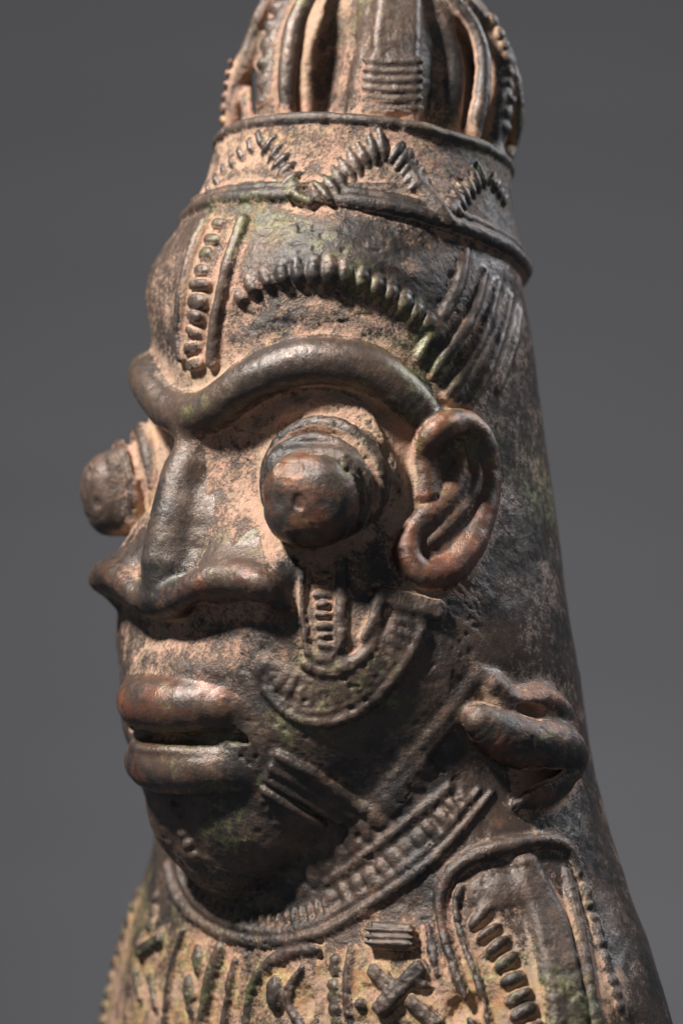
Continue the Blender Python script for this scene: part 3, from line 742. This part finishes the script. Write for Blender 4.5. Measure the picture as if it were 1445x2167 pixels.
    hs = nd(nt, 'ShaderNodeHueSaturation'); L(vv.outputs[0], hs.inputs['Value']); L(col, hs.inputs['Color']); col = hs.outputs[0]
    L(col, bs.inputs['Base Color'])
    ro = math_('ADD', math_('SUBTRACT', .46, math_('MULTIPLY', attr('sm'), .14)), math_('MULTIPLY', math_('SUBTRACT', n3, .45), .9)); ro = math_('ADD', ro, math_('MULTIPLY', df, .48), True); L(ro, bs.inputs['Roughness'])
    me_ = math_('MULTIPLY', math_('SUBTRACT', 1.0, df), .28, True); L(me_, bs.inputs['Metallic'])
    bs.inputs['Specular IOR Level'].default_value = .6
    h = math_('ADD', math_('MULTIPLY', n3, .55), math_('MULTIPLY', n6, .45)); h = math_('ADD', h, math_('MULTIPLY', n7, .55)); h = math_('ADD', h, math_('MULTIPLY', df, .34))
    n8 = noise(330, 3, .7); h = math_('ADD', h, math_('MULTIPLY', n8, math_('ADD', .10, math_('MULTIPLY', df, .22))))
    b = nd(nt, 'ShaderNodeBump'); b.inputs['Strength'].default_value = .8; b.inputs['Distance'].default_value = .0052*SC
    L(math_('SUBTRACT', 1.05, math_('MULTIPLY', attr('sm'), .65)), b.inputs['Strength']); L(h, b.inputs['Height']); L(b.outputs[0], bs.inputs['Normal'])
    return m
MAT = bronze()

# ------------------------------------------------------------------ cut the surface into its parts
root = bpy.data.objects.new('bronze_bell_head', None); scene.collection.objects.link(root)
root['label'] = 'cast bronze bell shaped as a crowned human head with bulging eyes'; root['category'] = 'bronze bell'
PARENT = {'band': 'hat_band', 'crown': 'crown_dome', 'forehead': 'forehead_strip', 'cheek_bead': 'cheek_cord', 'whisker': 'whisker_plate', 'moustache': 'moustache_plate',
          'eyeball': 'eye_stalk', 'eye_ring': 'eye_stalk', 'nostril': 'nose', 'lower_lip_edge': 'lower_lip', 'ear_fold': 'ear', 'collar_tooth': 'collar_cord',
          'block_ridge': 'breast_block', 'lug_fold': 'curled_lug', 'shoulder_panel': 'shoulder_rib', 'shoulder_bead': 'shoulder_rib'}
def parent_name(n):
    for k, v in PARENT.items():
        if (n == k or n.startswith(k+'_')) and n != v: return v
    return None
SECTIONS = [surface(HF, -2, .20), surface(.012, .17, 2, False)]
made = {}
def make(name, S, fsel, flip=False):
    Fc = S['F'][fsel]; used, inv = np.unique(Fc, return_inverse=True); Fl = inv.reshape(-1, 4)
    me = bpy.data.meshes.new(name); nV = len(used); nF = len(Fl)
    me.vertices.add(nV); me.vertices.foreach_set('co', (S['P'][used]*SC).astype(np.float32).ravel())
    me.loops.add(nF*4); me.loops.foreach_set('vertex_index', Fl.astype(np.int32).ravel())
    me.polygons.add(nF); me.polygons.foreach_set('loop_start', np.arange(0, nF*4, 4, dtype=np.int32))
    me.update(calc_edges=True)
    me.polygons.foreach_set('use_smooth', np.ones(nF, bool))
    me.normals_split_custom_set_from_vertices(S['N'][used].tolist())
    for a in ('cav', 'cvx', 'dust', 'red', 'ochre', 'sm'):
        at_ = me.attributes.new(a, 'FLOAT', 'POINT'); at_.data.foreach_set('value', S[a][used])
    me.materials.append(MAT)
    o = bpy.data.objects.new(name, me); scene.collection.objects.link(o); return o, S['P'][used].mean(0)
S0 = SECTIONS[0]
fl = S0['lb'][S0['F']]; fl = np.sort(fl, axis=1)[:, 1]
order = np.argsort(fl, kind='stable'); fs = fl[order]; ids, st = np.unique(fs, return_index=True); en = np.append(st[1:], len(fs))
for i, s, e in zip(ids, st, en):
    if i and e-s < 24: fl[order[s:e]] = 0
order = np.argsort(fl, kind='stable'); fs = fl[order]; ids, st = np.unique(fs, return_index=True); en = np.append(st[1:], len(fs))
parts = []
for i, s, e in zip(ids, st, en):
    o, c = make(LABELS[i], S0, order[s:e]); parts.append((LABELS[i], o, c))
S1 = SECTIONS[1]; o, c = make('back_shell', S1, np.arange(len(S1['F']))); parts.append(('back_shell', o, c))
o.name = 'back_shell'
for n, o, c in parts:
    pn = parent_name(n); best = None
    if pn:
        for n2, o2, c2 in parts:
            if n2 == pn:
                dd = float(((c-c2)**2).sum())
                if best is None or dd < best[0]: best = (dd, o2)
    o.parent = best[1] if best else root
PART_LABELS = {'eyeball': 'bulging eyeball worn to copper brown', 'ear': 'curled ear rubbed reddish brown'}
for n, o, c in parts:
    if n in PART_LABELS: o['label'] = PART_LABELS[n]
print('parts', len(parts), time.time()-T0)

# ------------------------------------------------------------------ backdrop
def backdrop():
    ys = [12.0]*8; prof = [(12.0, z) for z in np.linspace(9, -5, 8)]+[(12-6*(1-math.cos(t)), -5-6*math.sin(t)) for t in np.linspace(.2, 1.57, 8)]
    V = []; Fq = []; xs = np.linspace(-14, 14, 15)
    for y, z in prof:
        for x in xs: V.append((x*SC, y*SC, z*SC))
    for i in range(len(prof)-1):
        for j in range(14): a = i*15+j; Fq.append((a, a+1, a+16, a+15))
    me = bpy.data.meshes.new('backdrop'); me.from_pydata(V, [], Fq); me.polygons.foreach_set('use_smooth', [True]*len(Fq))
    o = bpy.data.objects.new('backdrop', me); scene.collection.objects.link(o); o['kind'] = 'structure'
    o['label'] = 'plain dark grey studio backdrop behind the bronze'
    m = bpy.data.materials.new('grey_cloth'); m.use_nodes = True; nt = m.node_tree; bs = nt.nodes['Principled BSDF']
    bs.inputs['Roughness'].default_value = .9; bs.inputs['Specular IOR Level'].default_value = .15
    tc = nt.nodes.new('ShaderNodeTexCoord'); mpn = nt.nodes.new('ShaderNodeMapping'); mpn.inputs['Scale'].default_value = (1.2, 1, 9)
    no = nt.nodes.new('ShaderNodeTexNoise'); no.inputs['Scale'].default_value = 2.0; no.inputs['Detail'].default_value = 5
    cr = nt.nodes.new('ShaderNodeValToRGB'); cr.color_ramp.elements[0].position = .3; cr.color_ramp.elements[1].position = .7
    cr.color_ramp.elements[0].color = (.101, .102, .109, 1); cr.color_ramp.elements[1].color = (.111, .112, .119, 1)
    nt.links.new(tc.outputs['Object'], mpn.inputs[0]); nt.links.new(mpn.outputs[0], no.inputs['Vector']); nt.links.new(no.outputs['Fac'], cr.inputs[0]); nt.links.new(cr.outputs[0], bs.inputs['Base Color'])
    me.materials.append(m)
backdrop()
print('total', time.time()-T0)
